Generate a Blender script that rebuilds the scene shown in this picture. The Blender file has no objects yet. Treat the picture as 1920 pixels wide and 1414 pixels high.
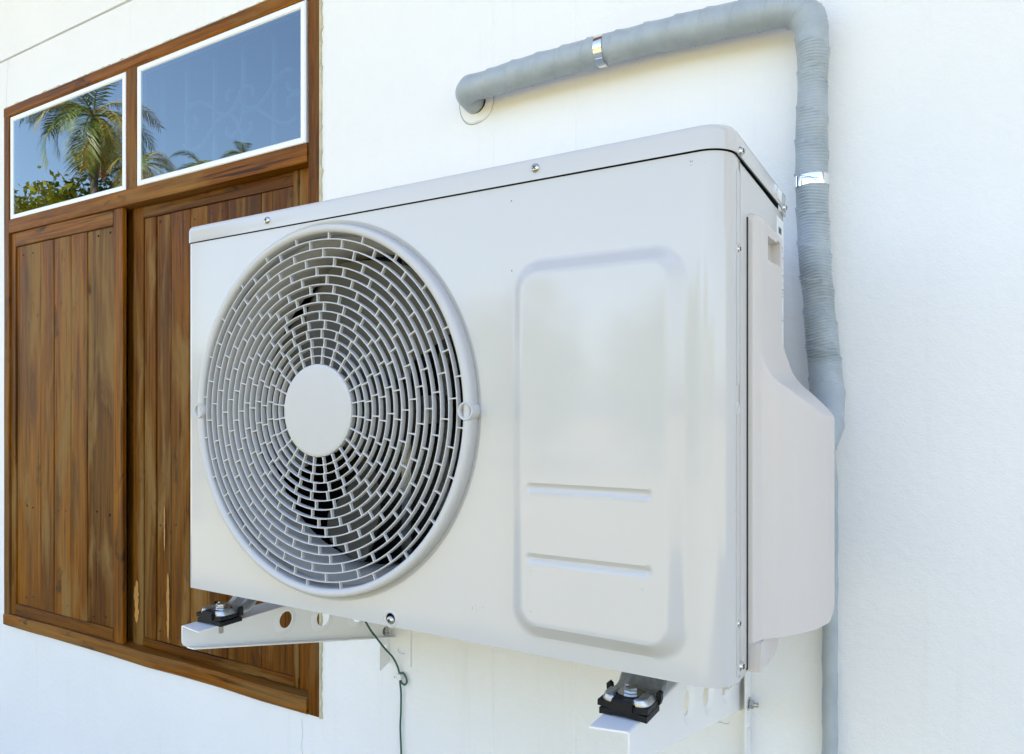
import bpy, bmesh, math, random
import numpy as np
from mathutils import Vector, Matrix, Euler
from mathutils.geometry import tessellate_polygon

random.seed(7)
R = math.radians
scene = bpy.context.scene
COL = scene.collection

# ------------------------------------------------------------------ camera, sky, sun, exposure
cam = bpy.data.cameras.new('camera')
cam_o = bpy.data.objects.new('camera', cam)
COL.objects.link(cam_o)
cam.sensor_width = 36.0
cam.lens = 1373.0 / 1920.0 * 36.0
cam.shift_y = 0.0318
cam.clip_start = 0.02
cam.clip_end = 800.0
cam_o.location = (0.9761, -1.1392, 0.2651)
cam_o.rotation_euler = (R(90), 0, R(30.70))
scene.camera = cam_o

SUN_EL, SUN_AZ = R(47), R(14)
world = bpy.data.worlds.new('World')
scene.world = world
world.use_nodes = True
wn = world.node_tree.nodes
wl_ = world.node_tree.links
bg = wn['Background']
sky = wn.new('ShaderNodeTexSky')
sky.sky_type = 'NISHITA'
sky.sun_disc = False
sky.sun_elevation = SUN_EL
sky.sun_rotation = SUN_AZ
sky.air_density = 1.0
sky.dust_density = 2.2
sky.ozone_density = 1.0
wl_.new(sky.outputs[0], bg.inputs[0])
bg.inputs[1].default_value = 0.15

sun = bpy.data.lights.new('sun', 'SUN')
sun.energy = 5.0
sun.angle = R(0.53)
sun.color = (1.0, 0.95, 0.88)
sun_o = bpy.data.objects.new('sun', sun)
COL.objects.link(sun_o)
sd = Vector((math.sin(SUN_AZ) * math.cos(SUN_EL), math.cos(SUN_AZ) * math.cos(SUN_EL), math.sin(SUN_EL)))
sun_o.rotation_euler = sd.to_track_quat('Z', 'Y').to_euler()
sun_o.location = (0, 6, 12)

vs = scene.view_settings
vs.view_transform = 'Standard'
vs.look = 'None'
vs.gamma = 1.0
vs.use_curve_mapping = False
vs.exposure = 2.27
vs.use_white_balance = True
vs.white_balance_temperature = 6780.0
vs.white_balance_tint = 15.0

# ------------------------------------------------------------------ materials
def new_mat(name):
    m = bpy.data.materials.new(name)
    m.use_nodes = True
    nt = m.node_tree
    b = nt.nodes['Principled BSDF']
    return m, nt, b

def N(nt, typ, **kw):
    n = nt.nodes.new(typ)
    for k, v in kw.items():
        if k in n.inputs:
            n.inputs[k].default_value = v
        else:
            setattr(n, k, v)
    return n

def ramp(nt, stops, fac):
    r = nt.nodes.new('ShaderNodeValToRGB')
    e = r.color_ramp.elements
    while len(e) < len(stops):
        e.new(0.5)
    for i, (p, c) in enumerate(stops):
        e[i].position = p
        e[i].color = (c[0], c[1], c[2], 1) if not isinstance(c, (int, float)) else (c, c, c, 1)
    nt.links.new(fac, r.inputs[0])
    return r

def mixc(nt, fac, a, b, blend='MIX'):
    m = nt.nodes.new('ShaderNodeMix')
    m.data_type = 'RGBA'
    m.blend_type = blend
    for sock, v in ((m.inputs[0], fac), (m.inputs[6], a), (m.inputs[7], b)):
        if hasattr(v, 'is_linked') or hasattr(v, 'links'):
            nt.links.new(v, sock)
        elif isinstance(v, (int, float)):
            sock.default_value = v
        else:
            sock.default_value = (v[0], v[1], v[2], 1)
    return m.outputs[2]

def tex_coord(nt, scale=(1, 1, 1), rnd=False, kind='Object'):
    tc = nt.nodes.new('ShaderNodeTexCoord')
    mp = nt.nodes.new('ShaderNodeMapping')
    mp.inputs['Scale'].default_value = scale
    src = tc.outputs[kind]
    if rnd:
        oi = nt.nodes.new('ShaderNodeObjectInfo')
        mu = nt.nodes.new('ShaderNodeVectorMath')
        mu.operation = 'MULTIPLY_ADD'
        comb = nt.nodes.new('ShaderNodeCombineXYZ')
        nt.links.new(oi.outputs['Random'], comb.inputs[0])
        nt.links.new(oi.outputs['Random'], comb.inputs[1])
        nt.links.new(oi.outputs['Random'], comb.inputs[2])
        nt.links.new(comb.outputs[0], mu.inputs[0])
        mu.inputs[1].default_value = (37.0, 61.0, 23.0)
        nt.links.new(src, mu.inputs[2])
        src = mu.outputs[0]
    nt.links.new(src, mp.inputs[0])
    return mp.outputs[0]

def noise(nt, vec, scale, detail=4, rough=0.55, dist=0.0):
    n = nt.nodes.new('ShaderNodeTexNoise')
    n.inputs['Scale'].default_value = scale
    n.inputs['Detail'].default_value = detail
    n.inputs['Roughness'].default_value = rough
    n.inputs['Distortion'].default_value = dist
    nt.links.new(vec, n.inputs['Vector'])
    return n.outputs['Fac']

def bump(nt, b, height, strength, distance):
    n = nt.nodes.new('ShaderNodeBump')
    n.inputs['Strength'].default_value = strength
    n.inputs['Distance'].default_value = distance
    nt.links.new(height, n.inputs['Height'])
    nt.links.new(n.outputs[0], b.inputs['Normal'])
    return n

def mat_wall():
    m, nt, b = new_mat('wall_paint')
    v = tex_coord(nt)
    big = noise(nt, v, 1.6, 5, 0.6)
    c = ramp(nt, [(0.3, (0.765, 0.77, 0.755)), (0.7, (0.815, 0.815, 0.805))], big).outputs[0]
    # faint dirt specks
    vo = nt.nodes.new('ShaderNodeTexVoronoi')
    vo.inputs['Scale'].default_value = 9.0
    nt.links.new(v, vo.inputs['Vector'])
    sp = ramp(nt, [(0.018, 1.0), (0.03, 0.0)], vo.outputs['Distance'])
    gate = ramp(nt, [(0.56, 0.0), (0.62, 0.55)], noise(nt, v, 4.3, 2))
    mul = nt.nodes.new('ShaderNodeMath'); mul.operation = 'MULTIPLY'
    nt.links.new(sp.outputs[0], mul.inputs[0]); nt.links.new(gate.outputs[0], mul.inputs[1])
    c = mixc(nt, mul.outputs[0], c, (0.22, 0.18, 0.12))
    # weak rain streaks and smudges
    st = noise(nt, tex_coord(nt, (14, 1, 0.7)), 2.0, 5, 0.65)
    stf = ramp(nt, [(0.58, 0.0), (0.82, 0.16)], st).outputs[0]
    c = mixc(nt, stf, c, (0.50, 0.45, 0.36))
    nt.links.new(c, b.inputs['Base Color'])
    b.inputs['Roughness'].default_value = 0.62
    b.inputs['Specular IOR Level'].default_value = 0.3
    add = nt.nodes.new('ShaderNodeMath'); add.operation = 'MULTIPLY_ADD'
    nt.links.new(noise(nt, v, 330, 3, 0.6), add.inputs[0])
    add.inputs[1].default_value = 0.5
    nt.links.new(noise(nt, v, 75, 3, 0.6), add.inputs[2])
    bump(nt, b, add.outputs[0], 0.85, 0.0013)
    return m

def mat_wood(name='weathered_wood', light=1.0, red=1.0, worn=0.5):
    m, nt, b = new_mat(name)
    oi = nt.nodes.new('ShaderNodeObjectInfo')
    grain = noise(nt, tex_coord(nt, (1, 1, 0.035), True), 95, 6, 0.65, 0.25)
    broad = noise(nt, tex_coord(nt, (1, 1, 0.10), True), 16, 4, 0.6, 0.35)
    l = light
    base = ramp(nt, [(0.24, (0.038 * l, 0.0095 * l, 0.0010 * l)), (0.45, (0.155 * l * red, 0.050 * l, 0.0028 * l)),
                     (0.62, (0.220 * l * red, 0.078 * l, 0.0045 * l)), (0.82, (0.29 * l, 0.122 * l, 0.0110 * l))], grain).outputs[0]
    tint = ramp(nt, [(0.0, (0.50, 0.47, 0.46)), (0.5, (0.92, 0.92, 0.95)), (1.0, (1.30, 1.30, 1.25))], oi.outputs['Random']).outputs[0]
    fine = noise(nt, tex_coord(nt, (1, 1, 0.012), True), 420, 3, 0.7, 0.1)
    fg = ramp(nt, [(0.32, (0.55, 0.52, 0.50)), (0.50, (1.0, 1.0, 1.0)), (0.70, (1.18, 1.18, 1.16))], fine).outputs[0]
    base = mixc(nt, 0.9, base, fg, 'MULTIPLY')
    chk = noise(nt, tex_coord(nt, (1, 1, 0.016), True), 150, 2, 0.5, 0.15)
    ck = ramp(nt, [(0.640, 0.0), (0.685, 0.85)], chk).outputs[0]
    base = mixc(nt, ck, base, (0.020, 0.008, 0.002))
    c = mixc(nt, 0.85, base, tint, 'MULTIPLY')
    dk = ramp(nt, [(0.32, 0.85), (0.50, 0.0)], broad).outputs[0]
    c = mixc(nt, dk, c, (0.070 * l, 0.026 * l, 0.007 * l))
    # bleached, worn varnish in long patches
    wr = noise(nt, tex_coord(nt, (1, 1, 0.14), True), 13, 5, 0.62, 0.6)
    wf = ramp(nt, [(0.49, 0.0), (0.63, worn)], wr).outputs[0]
    c = mixc(nt, wf, c, (0.235 * l, 0.135 * l, 0.042 * l))
    # dark bruises and knots
    kn = noise(nt, tex_coord(nt, (1, 1, 0.45), True), 21, 3, 0.6, 0.5)
    kf = ramp(nt, [(0.63, 0.0), (0.73, 0.8)], kn).outputs[0]
    c = mixc(nt, kf, c, (0.030, 0.014, 0.007))
    nt.links.new(c, b.inputs['Base Color'])
    rr = ramp(nt, [(0.4, 0.36), (0.7, 0.62)], wr).outputs[0]
    nt.links.new(rr, b.inputs['Roughness'])
    b.inputs['Specular IOR Level'].default_value = 0.09
    bump(nt, b, fine, 0.45, 0.0012)
    return m

def mat_simple(name, col, rough=0.4, metal=0.0, nscale=None, nstr=0.1, ndist=0.001, var=0.0, spec=0.5, coat=0.0):
    m, nt, b = new_mat(name)
    b.inputs['Base Color'].default_value = (*col, 1)
    b.inputs['Roughness'].default_value = rough
    b.inputs['Metallic'].default_value = metal
    b.inputs['Specular IOR Level'].default_value = spec
    b.inputs['Coat Weight'].default_value = coat
    if nscale:
        v = tex_coord(nt)
        n = noise(nt, v, nscale, 3, 0.6)
        bump(nt, b, n, nstr, ndist)
        if var:
            n2 = noise(nt, v, nscale * 0.07, 4, 0.6)
            c = ramp(nt, [(0.3, tuple(x * (1 - var) for x in col)), (0.7, tuple(min(x * (1 + var), 1) for x in col))], n2).outputs[0]
            nt.links.new(c, b.inputs['Base Color'])
    return m

def mat_galv():
    m, nt, b = new_mat('galvanised_steel')
    v = tex_coord(nt)
    n = noise(nt, v, 90, 4, 0.7)
    c = ramp(nt, [(0.3, (0.34, 0.36, 0.38)), (0.7, (0.60, 0.62, 0.63))], n).outputs[0]
    nt.links.new(c, b.inputs['Base Color'])
    b.inputs['Metallic'].default_value = 0.9
    r = ramp(nt, [(0.3, 0.28), (0.7, 0.46)], n).outputs[0]
    nt.links.new(r, b.inputs['Roughness'])
    return m

def mat_tape():
    m, nt, b = new_mat('grey_wrapping_tape')
    v = tex_coord(nt)
    n = noise(nt, v, 30, 4, 0.6)
    c = ramp(nt, [(0.3, (0.310, 0.358, 0.388)), (0.7, (0.375, 0.425, 0.455))], n).outputs[0]
    nt.links.new(c, b.inputs['Base Color'])
    b.inputs['Roughness'].default_value = 0.42
    b.inputs['Specular IOR Level'].default_value = 0.45
    n2 = noise(nt, v, 160, 4, 0.6, 0.6)
    bump(nt, b, n2, 0.25, 0.0012)
    return m

def mat_pane():
    m, nt, b = new_mat('window_glass')
    nt.nodes.remove(b)
    out = nt.nodes['Material Output']
    tr = nt.nodes.new('ShaderNodeBsdfTransparent'); tr.inputs[0].default_value = (0.41, 0.48, 0.52, 1)
    gl = nt.nodes.new('ShaderNodeBsdfGlossy'); gl.inputs['Roughness'].default_value = 0.004
    gl.inputs[0].default_value = (0.80, 0.96, 1.0, 1)
    fr = nt.nodes.new('ShaderNodeFresnel'); fr.inputs[0].default_value = 2.35
    mx = nt.nodes.new('ShaderNodeMixShader')
    ge = nt.nodes.new('ShaderNodeNewGeometry')
    inv = nt.nodes.new('ShaderNodeMath'); inv.operation = 'SUBTRACT'; inv.inputs[0].default_value = 1.0
    nt.links.new(ge.outputs['Backfacing'], inv.inputs[1])
    mu = nt.nodes.new('ShaderNodeMath'); mu.operation = 'MULTIPLY'
    nt.links.new(fr.outputs[0], mu.inputs[0]); nt.links.new(inv.outputs[0], mu.inputs[1])
    nt.links.new(mu.outputs[0], mx.inputs[0]); nt.links.new(tr.outputs[0], mx.inputs[1]); nt.links.new(gl.outputs[0], mx.inputs[2])
    nt.links.new(mx.outputs[0], out.inputs[0])
    v = tex_coord(nt)
    bp = nt.nodes.new('ShaderNodeBump'); bp.inputs['Strength'].default_value = 0.05; bp.inputs['Distance'].default_value = 0.002
    nt.links.new(noise(nt, v, 5, 1), bp.inputs['Height'])
    nt.links.new(bp.outputs[0], gl.inputs['Normal'])
    return m

def mat_leaf(name, c1, c2):
    m, nt, b = new_mat(name)
    oi = tex_coord(nt)
    n = noise(nt, oi, 2.3, 3)
    c = ramp(nt, [(0.35, c1), (0.65, c2)], n).outputs[0]
    nt.links.new(c, b.inputs['Base Color'])
    b.inputs['Roughness'].default_value = 0.45
    b.inputs['Transmission Weight'].default_value = 0.0
    return m

def mat_ground():
    m, nt, b = new_mat('dry_lawn')
    v = tex_coord(nt)
    n = noise(nt, v, 0.8, 6, 0.6)
    c = ramp(nt, [(0.3, (0.245, 0.222, 0.105)), (0.7, (0.315, 0.287, 0.148))], n).outputs[0]
    nt.links.new(c, b.inputs['Base Color'])
    b.inputs['Roughness'].default_value = 0.9
    bump(nt, b, noise(nt, v, 40, 5), 0.5, 0.02)
    return m

M = {}
M['wall'] = mat_wall()
M['wood'] = mat_wood('shutter_wood', 1.0, 1.0, 0.8)
M['frame_wood'] = mat_wood('frame_wood', 1.15, 1.0, 0.45)
M['raw_wood'] = mat_simple('split_raw_wood', (0.42, 0.20, 0.04), 0.6, 0, 120, 0.4, 0.001, 0.3)
M['dark_wood'] = mat_simple('nail_hole', (0.018, 0.012, 0.009), 0.7)
M['trim'] = mat_simple('white_aluminium', (0.82, 0.83, 0.84), 0.32, 0, 60, 0.05, 0.0005)
M['mortar'] = mat_simple('old_mortar', (0.50, 0.46, 0.33), 0.85, 0, 220, 0.6, 0.001, 0.35)
M['pane'] = mat_pane()
M['iron'] = mat_simple('painted_iron', (0.50, 0.53, 0.55), 0.45)
M['ac'] = mat_simple('beige_enamel', (0.540, 0.530, 0.512), 0.085, 0, 7, 0.05, 0.004, 0.02, 0.6)
M['plastic'] = mat_simple('grey_white_plastic', (0.53, 0.525, 0.515), 0.42, 0, 900, 0.12, 0.0003, 0.0, 0.45)
M['cover'] = mat_simple('cover_plastic', (0.600, 0.555, 0.520), 0.36, 0, 900, 0.10, 0.0003, 0.0, 0.4)
M['dark'] = mat_simple('shade_and_pip_black', (0.012, 0.012, 0.012), 0.7)  # near-black for shade painted into gaps, holes and recesses, and two pips
M['fan'] = mat_simple('grey_fan_plastic', (0.060, 0.058, 0.048), 0.45, 0, 60, 0.05, 0.001)
M['fin'] = mat_simple('black_fins', (0.010, 0.010, 0.011), 0.45)
M['tube'] = mat_simple('coil_edge', (0.045, 0.045, 0.047), 0.4, 0.5)
M['steel'] = mat_simple('plated_steel', (0.55, 0.55, 0.53), 0.22, 1.0, 200, 0.05, 0.0005)
M['galv'] = mat_galv()
M['rubber'] = mat_simple('black_rubber', (0.007, 0.0075, 0.009), 0.5, 0, 300, 0.15, 0.0005, 0.0, 0.25)
M['white_metal'] = mat_simple('white_powder_coat', (0.80, 0.80, 0.785), 0.30, 0, 300, 0.05, 0.0005)
M['tape'] = mat_tape()
M['band'] = mat_simple('bright_steel_band', (0.78, 0.78, 0.76), 0.16, 1.0, 60, 0.08, 0.001)
M['green'] = mat_simple('green_wire', (0.004, 0.085, 0.055), 0.4)
M['clip'] = mat_simple('white_clip', (0.75, 0.75, 0.74), 0.4)
M['sticker'] = mat_simple('sticker_paper', (0.74, 0.76, 0.77), 0.45)
M['ink'] = mat_simple('label_ink', (0.05, 0.06, 0.07), 0.6)
M['crack'] = mat_simple('hairline', (0.42, 0.42, 0.40), 0.9)
M['ground'] = mat_ground()
M['unseen_roof'] = mat_simple('roof_sheet', (0.30, 0.12, 0.08), 0.7, 0, 30, 0.2, 0.01)
M['palm'] = mat_leaf('palm_leaf', (0.07, 0.115, 0.016), (0.20, 0.215, 0.026))
M['palm_dry'] = mat_leaf('palm_leaf_yellow', (0.22, 0.17, 0.03), (0.34, 0.26, 0.05))
M['fruit'] = mat_simple('orange_fruit', (0.62, 0.20, 0.02), 0.5)
M['bark'] = mat_simple('bark', (0.11, 0.09, 0.07), 0.85, 0, 18, 0.6, 0.02, 0.4)
M['leaf_dark'] = mat_leaf('tree_leaf', (0.05, 0.085, 0.012), (0.12, 0.16, 0.02))
M['leaf_yellow'] = mat_leaf('bush_leaf', (0.20, 0.22, 0.014), (0.42, 0.37, 0.022))

# ------------------------------------------------------------------ object helpers
WL = {}                                     # world location of every parent (none is rotated)

def link(o, parent=None):
    COL.objects.link(o)
    if parent is not None:
        o.parent = parent
        o.matrix_parent_inverse = Matrix.Translation(-WL[parent.name])
    return o

def thing(name, label, cat, loc=(0, 0, 0), group=None):
    o = bpy.data.objects.new(name, None)
    o.empty_display_size = 0.1
    link(o)
    o.location = loc
    WL[o.name] = Vector(loc)
    tag(o, label, cat, group)
    return o

def tag(o, label, cat, group=None):
    o['label'] = label
    o['category'] = cat
    if group:
        o['group'] = group
    return o

def mesh(name, verts, faces, mat, parent=None, smooth=None, mats=None, fmat=None):
    V = [Vector(v) for v in verts]
    lo = Vector((min(v.x for v in V), min(v.y for v in V), min(v.z for v in V)))
    hi = Vector((max(v.x for v in V), max(v.y for v in V), max(v.z for v in V)))
    c = (lo + hi) / 2
    me = bpy.data.meshes.new(name)
    me.from_pydata([tuple(v - c) for v in V], [], faces)
    me.update()
    for mm in (mats or [mat]):
        me.materials.append(mm)
    if fmat:
        for p, k in zip(me.polygons, fmat):
            p.material_index = k
    bm = bmesh.new(); bm.from_mesh(me)
    bmesh.ops.remove_doubles(bm, verts=bm.verts, dist=1e-6)
    bmesh.ops.recalc_face_normals(bm, faces=bm.faces)
    bm.to_mesh(me); bm.free()
    if smooth is not None:
        me.shade_smooth()
        me.set_sharp_from_angle(angle=R(smooth))
    o = bpy.data.objects.new(name, me)
    o.location = c
    link(o, parent)
    WL[o.name] = c.copy()
    return o

class Geo:
    def __init__(self):
        self.v, self.f, self.m = [], [], []
    def add(self, v, f, k=0):
        n = len(self.v)
        self.v += [tuple(p) for p in v]
        self.f += [tuple(i + n for i in q) for q in f]
        self.m += [k] * len(f)
        return self
    def box(self, x0, x1, y0, y1, z0, z1, k=0):
        v = [(x, y, z) for x in (x0, x1) for y in (y0, y1) for z in (z0, z1)]
        f = [(0, 1, 3, 2), (4, 6, 7, 5), (0, 4, 5, 1), (2, 3, 7, 6), (0, 2, 6, 4), (1, 5, 7, 3)]
        return self.add(v, f, k)
    def tube(self, pts, r, seg=10, cap=True, k=0):
        pts = [Vector(p) for p in pts]
        n = len(pts)
        rr = r if callable(r) else (lambda i, a: r)
        T = [(pts[min(i + 1, n - 1)] - pts[max(i - 1, 0)]).normalized() for i in range(n)]
        u = T[0].orthogonal().normalized()
        v, f = [], []
        for i in range(n):
            u = (u - T[i] * u.dot(T[i])).normalized()
            w = T[i].cross(u)
            for j in range(seg):
                a = 2 * math.pi * j / seg
                v.append(pts[i] + (u * math.cos(a) + w * math.sin(a)) * rr(i, a))
        for i in range(n - 1):
            for j in range(seg):
                j2 = (j + 1) % seg
                f.append((i * seg + j, i * seg + j2, (i + 1) * seg + j2, (i + 1) * seg + j))
        if cap:
            f.append(tuple(range(seg))); f.append(tuple((n - 1) * seg + j for j in range(seg)))
        return self.add(v, f, k)
    def lathe(self, c, axis, prof, seg=32, closed=False, k=0):
        """prof: list of (radius, distance along axis)."""
        c, axis = Vector(c), Vector(axis).normalized()
        u = axis.orthogonal().normalized(); w = axis.cross(u)
        v, f = [], []
        for (r, d) in prof:
            for j in range(seg):
                a = 2 * math.pi * j / seg
                v.append(c + axis * d + (u * math.cos(a) + w * math.sin(a)) * r)
        n = len(prof)
        for i in range(n if closed else n - 1):
            i2 = (i + 1) % n
            for j in range(seg):
                j2 = (j + 1) % seg
                f.append((i * seg + j, i * seg + j2, i2 * seg + j2, i2 * seg + j))
        if not closed:
            if prof[0][0] > 1e-5: f.append(tuple(range(seg)))
            if prof[-1][0] > 1e-5: f.append(tuple((n - 1) * seg + j for j in range(seg)))
        return self.add(v, f, k)
    def prism(self, outer, holes, to3, thick, k=0):
        """outer/holes: 2D loops; to3(u, v, t) -> 3D with t = 0 front, t = thick back."""
        loops = [outer] + list(holes)
        tri = tessellate_polygon([[Vector((p[0], p[1], 0)) for p in l] for l in loops])
        flat = [p for l in loops for p in l]
        n = len(flat)
        v = [to3(p[0], p[1], 0) for p in flat] + [to3(p[0], p[1], thick) for p in flat]
        f = [tuple(t) for t in tri] + [tuple(i + n for i in t) for t in tri]
        s = 0
        for l in loops:
            for i in range(len(l)):
                a, b = s + i, s + (i + 1) % len(l)
                f.append((a, b, b + n, a + n))
            s += len(l)
        return self.add(v, f, k)
    def grid(self, rows, k=0):
        """rows: list of equal-length lists of 3D points (None faces skipped)."""
        n, m = len(rows), len(rows[0])
        v = [p for r_ in rows for p in r_]
        f = [(i * m + j, i * m + j + 1, (i + 1) * m + j + 1, (i + 1) * m + j) for i in range(n - 1) for j in range(m - 1)]
        return self.add(v, f, k)
    def make(self, name, mat, parent=None, smooth=None, mats=None):
        return mesh(name, self.v, self.f, mat, parent, smooth, mats, self.m if mats else None)

def circ(cx, cy, r, n=24):
    return [(cx + r * math.cos(2 * math.pi * i / n), cy + r * math.sin(2 * math.pi * i / n)) for i in range(n)]

def rrect(x0, x1, z0, z1, r, n=6):
    out = []
    for (cx, cz, a0) in ((x1 - r, z1 - r, 0), (x0 + r, z1 - r, 90), (x0 + r, z0 + r, 180), (x1 - r, z0 + r, 270)):
        for i in range(n + 1):
            a = R(a0 + 90 * i / n)
            out.append((cx + r * math.cos(a), cz + r * math.sin(a)))
    return out

def catmull(pts, step=0.01):
    P = [Vector(p) for p in pts]
    P = [P[0] * 2 - P[1]] + P + [P[-1] * 2 - P[-2]]
    out = []
    for i in range(1, len(P) - 2):
        n = max(2, int((P[i + 1] - P[i]).length / step))
        for k in range(n):
            t = k / n
            a, b, c, d = P[i - 1], P[i], P[i + 1], P[i + 2]
            out.append(0.5 * ((2 * b) + (c - a) * t + (2 * a - 5 * b + 4 * c - d) * t * t + (3 * b - a - 3 * c + d) * t ** 3))
    out.append(P[-2])
    return out

def board(name, x0, x1, z0, z1, yf, th, mat, parent, horiz=False, ch=0.0016, jit=0.0006):
    """A plank with chamfered front edges; its local z axis runs along the grain."""
    rnd = random.uniform
    if horiz:
        w, l = z1 - z0, x1 - x0
    else:
        w, l = x1 - x0, z1 - z0
    hw, hl = w / 2, l / 2
    nseg = max(2, min(10, int(l / 0.14)))
    v, f = [], []
    sec = [(-hw, th), (-hw, ch), (-hw + ch, 0), (hw - ch, 0), (hw, ch), (hw, th)]
    for i in range(nseg + 1):
        t = -hl + l * i / nseg
        jx = rnd(-jit, jit); jy = rnd(-jit, jit) * 0.5
        for (a, y) in sec:
            v.append((a + (jx if 0 < i < nseg else 0), y + (jy if y < th else 0), t))
    m = len(sec)
    for i in range(nseg):
        for j in range(m):
            j2 = (j + 1) % m
            f.append((i * m + j, i * m + j2, (i + 1) * m + j2, (i + 1) * m + j))
    f.append(tuple(range(m))); f.append(tuple(nseg * m + j for j in range(m)))
    me = bpy.data.meshes.new(name)
    me.from_pydata(v, [], f); me.update()
    bm = bmesh.new(); bm.from_mesh(me); bmesh.ops.recalc_face_normals(bm, faces=bm.faces); bm.to_mesh(me); bm.free()
    me.materials.append(mat)
    o = bpy.data.objects.new(name, me)
    o.location = ((x0 + x1) / 2, yf, (z0 + z1) / 2)
    if horiz:
        o.rotation_euler = (0, R(90), 0)
    link(o, parent)
    return o

GZ = -1.25                                   # ground level; z = 0 is the underside of the cooling unit
YF = -0.4455                                 # front face of the cooling unit

# ------------------------------------------------------------------ ground
g = Geo()
g.grid([[(x, y, GZ) for x in np.linspace(-150, 150, 13)] for y in np.linspace(-150, 150, 13)])
ground = g.make('ground', M['ground'])
ground['kind'] = 'structure'

g = Geo(); g.box(-8.0, 9.0, -1.1, .0, GZ - .2, GZ + .04)  # unseen concrete strip, added for cooler bounce light near the wall
o = g.make('path', mat_simple('concrete', (.40, .40, .385), .85, 0, 40, .4, .004, .12))
o['kind'] = 'structure'

# ------------------------------------------------------------------ house
house = thing('house', 'white rendered house wall with a brown shuttered window and faint vertical joints', 'house', (0, 0, GZ))
HX0, HX1, HY1, HZ1 = -7.0, 8.0, 6.0, 2.35
WX0, WX1, WZ0, WZ1 = -1.5005, -0.1775, -0.389, 1.183   # hole for the window frame

def build_wall():
    gx = [(-3.9, .003), (-2.7, .003), (0.2600, .003), (0.4257, .003), (2.15, .003)]
    xs = {HX0, HX1, WX0, WX1, -0.8, 0.8, 1.4}
    for x, w in gx: xs |= {x - w, x - w * .35, x + w * .35, x + w}
    jz, jw = 1.338, .0035
    zs = {GZ - .3, HZ1, WZ0, WZ1, 0.4, jz - jw, jz - jw * .7, jz + jw * .7, jz + jw}
    xs, zs = sorted(xs), sorted(zs)
    def dep(x, z):
        d = 0
        for c, w in gx:
            if abs(x - c) < w * .5: d = max(d, .0009)
        if abs(z - jz) < jw * .8: d = .012
        return d
    g = Geo()
    idx = {}
    for x in xs:
        for z in zs:
            idx[(x, z)] = len(g.v); g.v.append((x, dep(x, z), z))
    for a, b in zip(xs, xs[1:]):
        for c, d in zip(zs, zs[1:]):
            if a >= WX0 - 1e-6 and b <= WX1 + 1e-6 and c >= WZ0 - 1e-6 and d <= WZ1 + 1e-6: continue
            g.f.append((idx[(a, c)], idx[(b, c)], idx[(b, d)], idx[(a, d)])); g.m.append(0)
    # the other three walls of the house
    for (p, q) in (((HX0, 0), (HX0, HY1)), ((HX0, HY1), (HX1, HY1)), ((HX1, HY1), (HX1, 0))):
        g.add([(p[0], p[1], GZ - .3), (q[0], q[1], GZ - .3), (q[0], q[1], HZ1), (p[0], p[1], HZ1)], [(0, 1, 2, 3)])
    # depth of the window opening
    for (a, b, c, d) in ((WX0, WZ0, WX0, WZ1), (WX1, WZ0, WX1, WZ1), (WX0, WZ1, WX1, WZ1), (WX0, WZ0, WX1, WZ0)):
        g.add([(a, 0, b), (a, .12, b), (c, .12, d), (c, 0, d)], [(0, 1, 2, 3)])
    me = bpy.data.meshes.new('wall')
    me.from_pydata(g.v, [], g.f); me.update(); me.materials.append(M['wall'])
    o = bpy.data.objects.new('wall', me)
    link(o, house)
    return o
build_wall()

g = Geo()  # unseen roof added to block the sun; eave widened to dim the wall
g.add([(HX0 - .4, -.80, HZ1 - .10), (HX1 + .4, -.80, HZ1 - .10), (HX1 + .4, HY1 / 2, HZ1 + 1.1), (HX0 - .4, HY1 / 2, HZ1 + 1.1), (HX1 + .4, HY1 + .45, HZ1), (HX0 - .4, HY1 + .45, HZ1)],
      [(0, 1, 2, 3), (3, 2, 4, 5), (0, 1, 4, 5), (0, 3, 5), (1, 2, 4)])
g.make('unseen_roof', M['unseen_roof'], house)

# hairline cracks in the render
def crack(pts):
    g = Geo()
    for (p, q) in zip(pts, pts[1:]):
        d = Vector((q[0] - p[0], 0, q[1] - p[1])).normalized(); n = Vector((d.z, 0, -d.x)) * .00045
        P, Q = Vector((p[0], -.0004, p[1])), Vector((q[0], -.0004, q[1]))
        g.add([P - n, P + n, Q + n, Q - n], [(0, 1, 2, 3)])
    g.make('crack', M['crack'], house)
def wob(x0, z0, x1, z1, n=16, a=.004):
    return [(x0 + (x1 - x0) * i / n + random.uniform(-a, a), z0 + (z1 - z0) * i / n) for i in range(n + 1)]
crack(wob(-1.49, 1.335, -1.505, 1.19, 14, .003))
crack(wob(-.232, -.41, -.236, -.62, 14, .003))

# plaster patch round the pipe's wall hole
def blob(cx, cz, r, n, amp, y):
    out = []
    ph = [random.uniform(0, 6.28) for _ in range(5)]
    for i in range(n):
        a = 2 * math.pi * i / n
        k = 1 + amp * sum(math.sin((j + 2) * a + ph[j]) / (j + 1.5) for j in range(5))
        out.append((cx + r * k * math.cos(a), cz + r * k * math.sin(a)))
    return out
g = Geo()
pp = blob(.2220, .836, .0385, 48, .045, 0)
inn = [(.2215 + (x - .2215) * .92, .838 + (z - .838) * .92) for x, z in pp]
g.add([(x, .0004, z) for x, z in pp] + [(x, -.0030, z) for x, z in inn] + [(.2215, -.0036, .838)],
      [(i, (i + 1) % 48, 48 + (i + 1) % 48, 48 + i) for i in range(48)] + [(48 + i, 48 + (i + 1) % 48, 96) for i in range(48)])
g.make('plaster_patch', M['wall'], house, 40)
crack(pp + pp[:1]); crack([(.2215 + (x - .2215) * 1.012, .838 + (z - .838) * 1.01) for x, z in pp[10:40]])
g = Geo(); g.lathe((.2238, -.0040, .8368), (0, -1, 0), [(.0, 0), (.0212, .0), (.0216, -.0005)], 24)  # black disc painting the shade round the pipe where it enters
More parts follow.
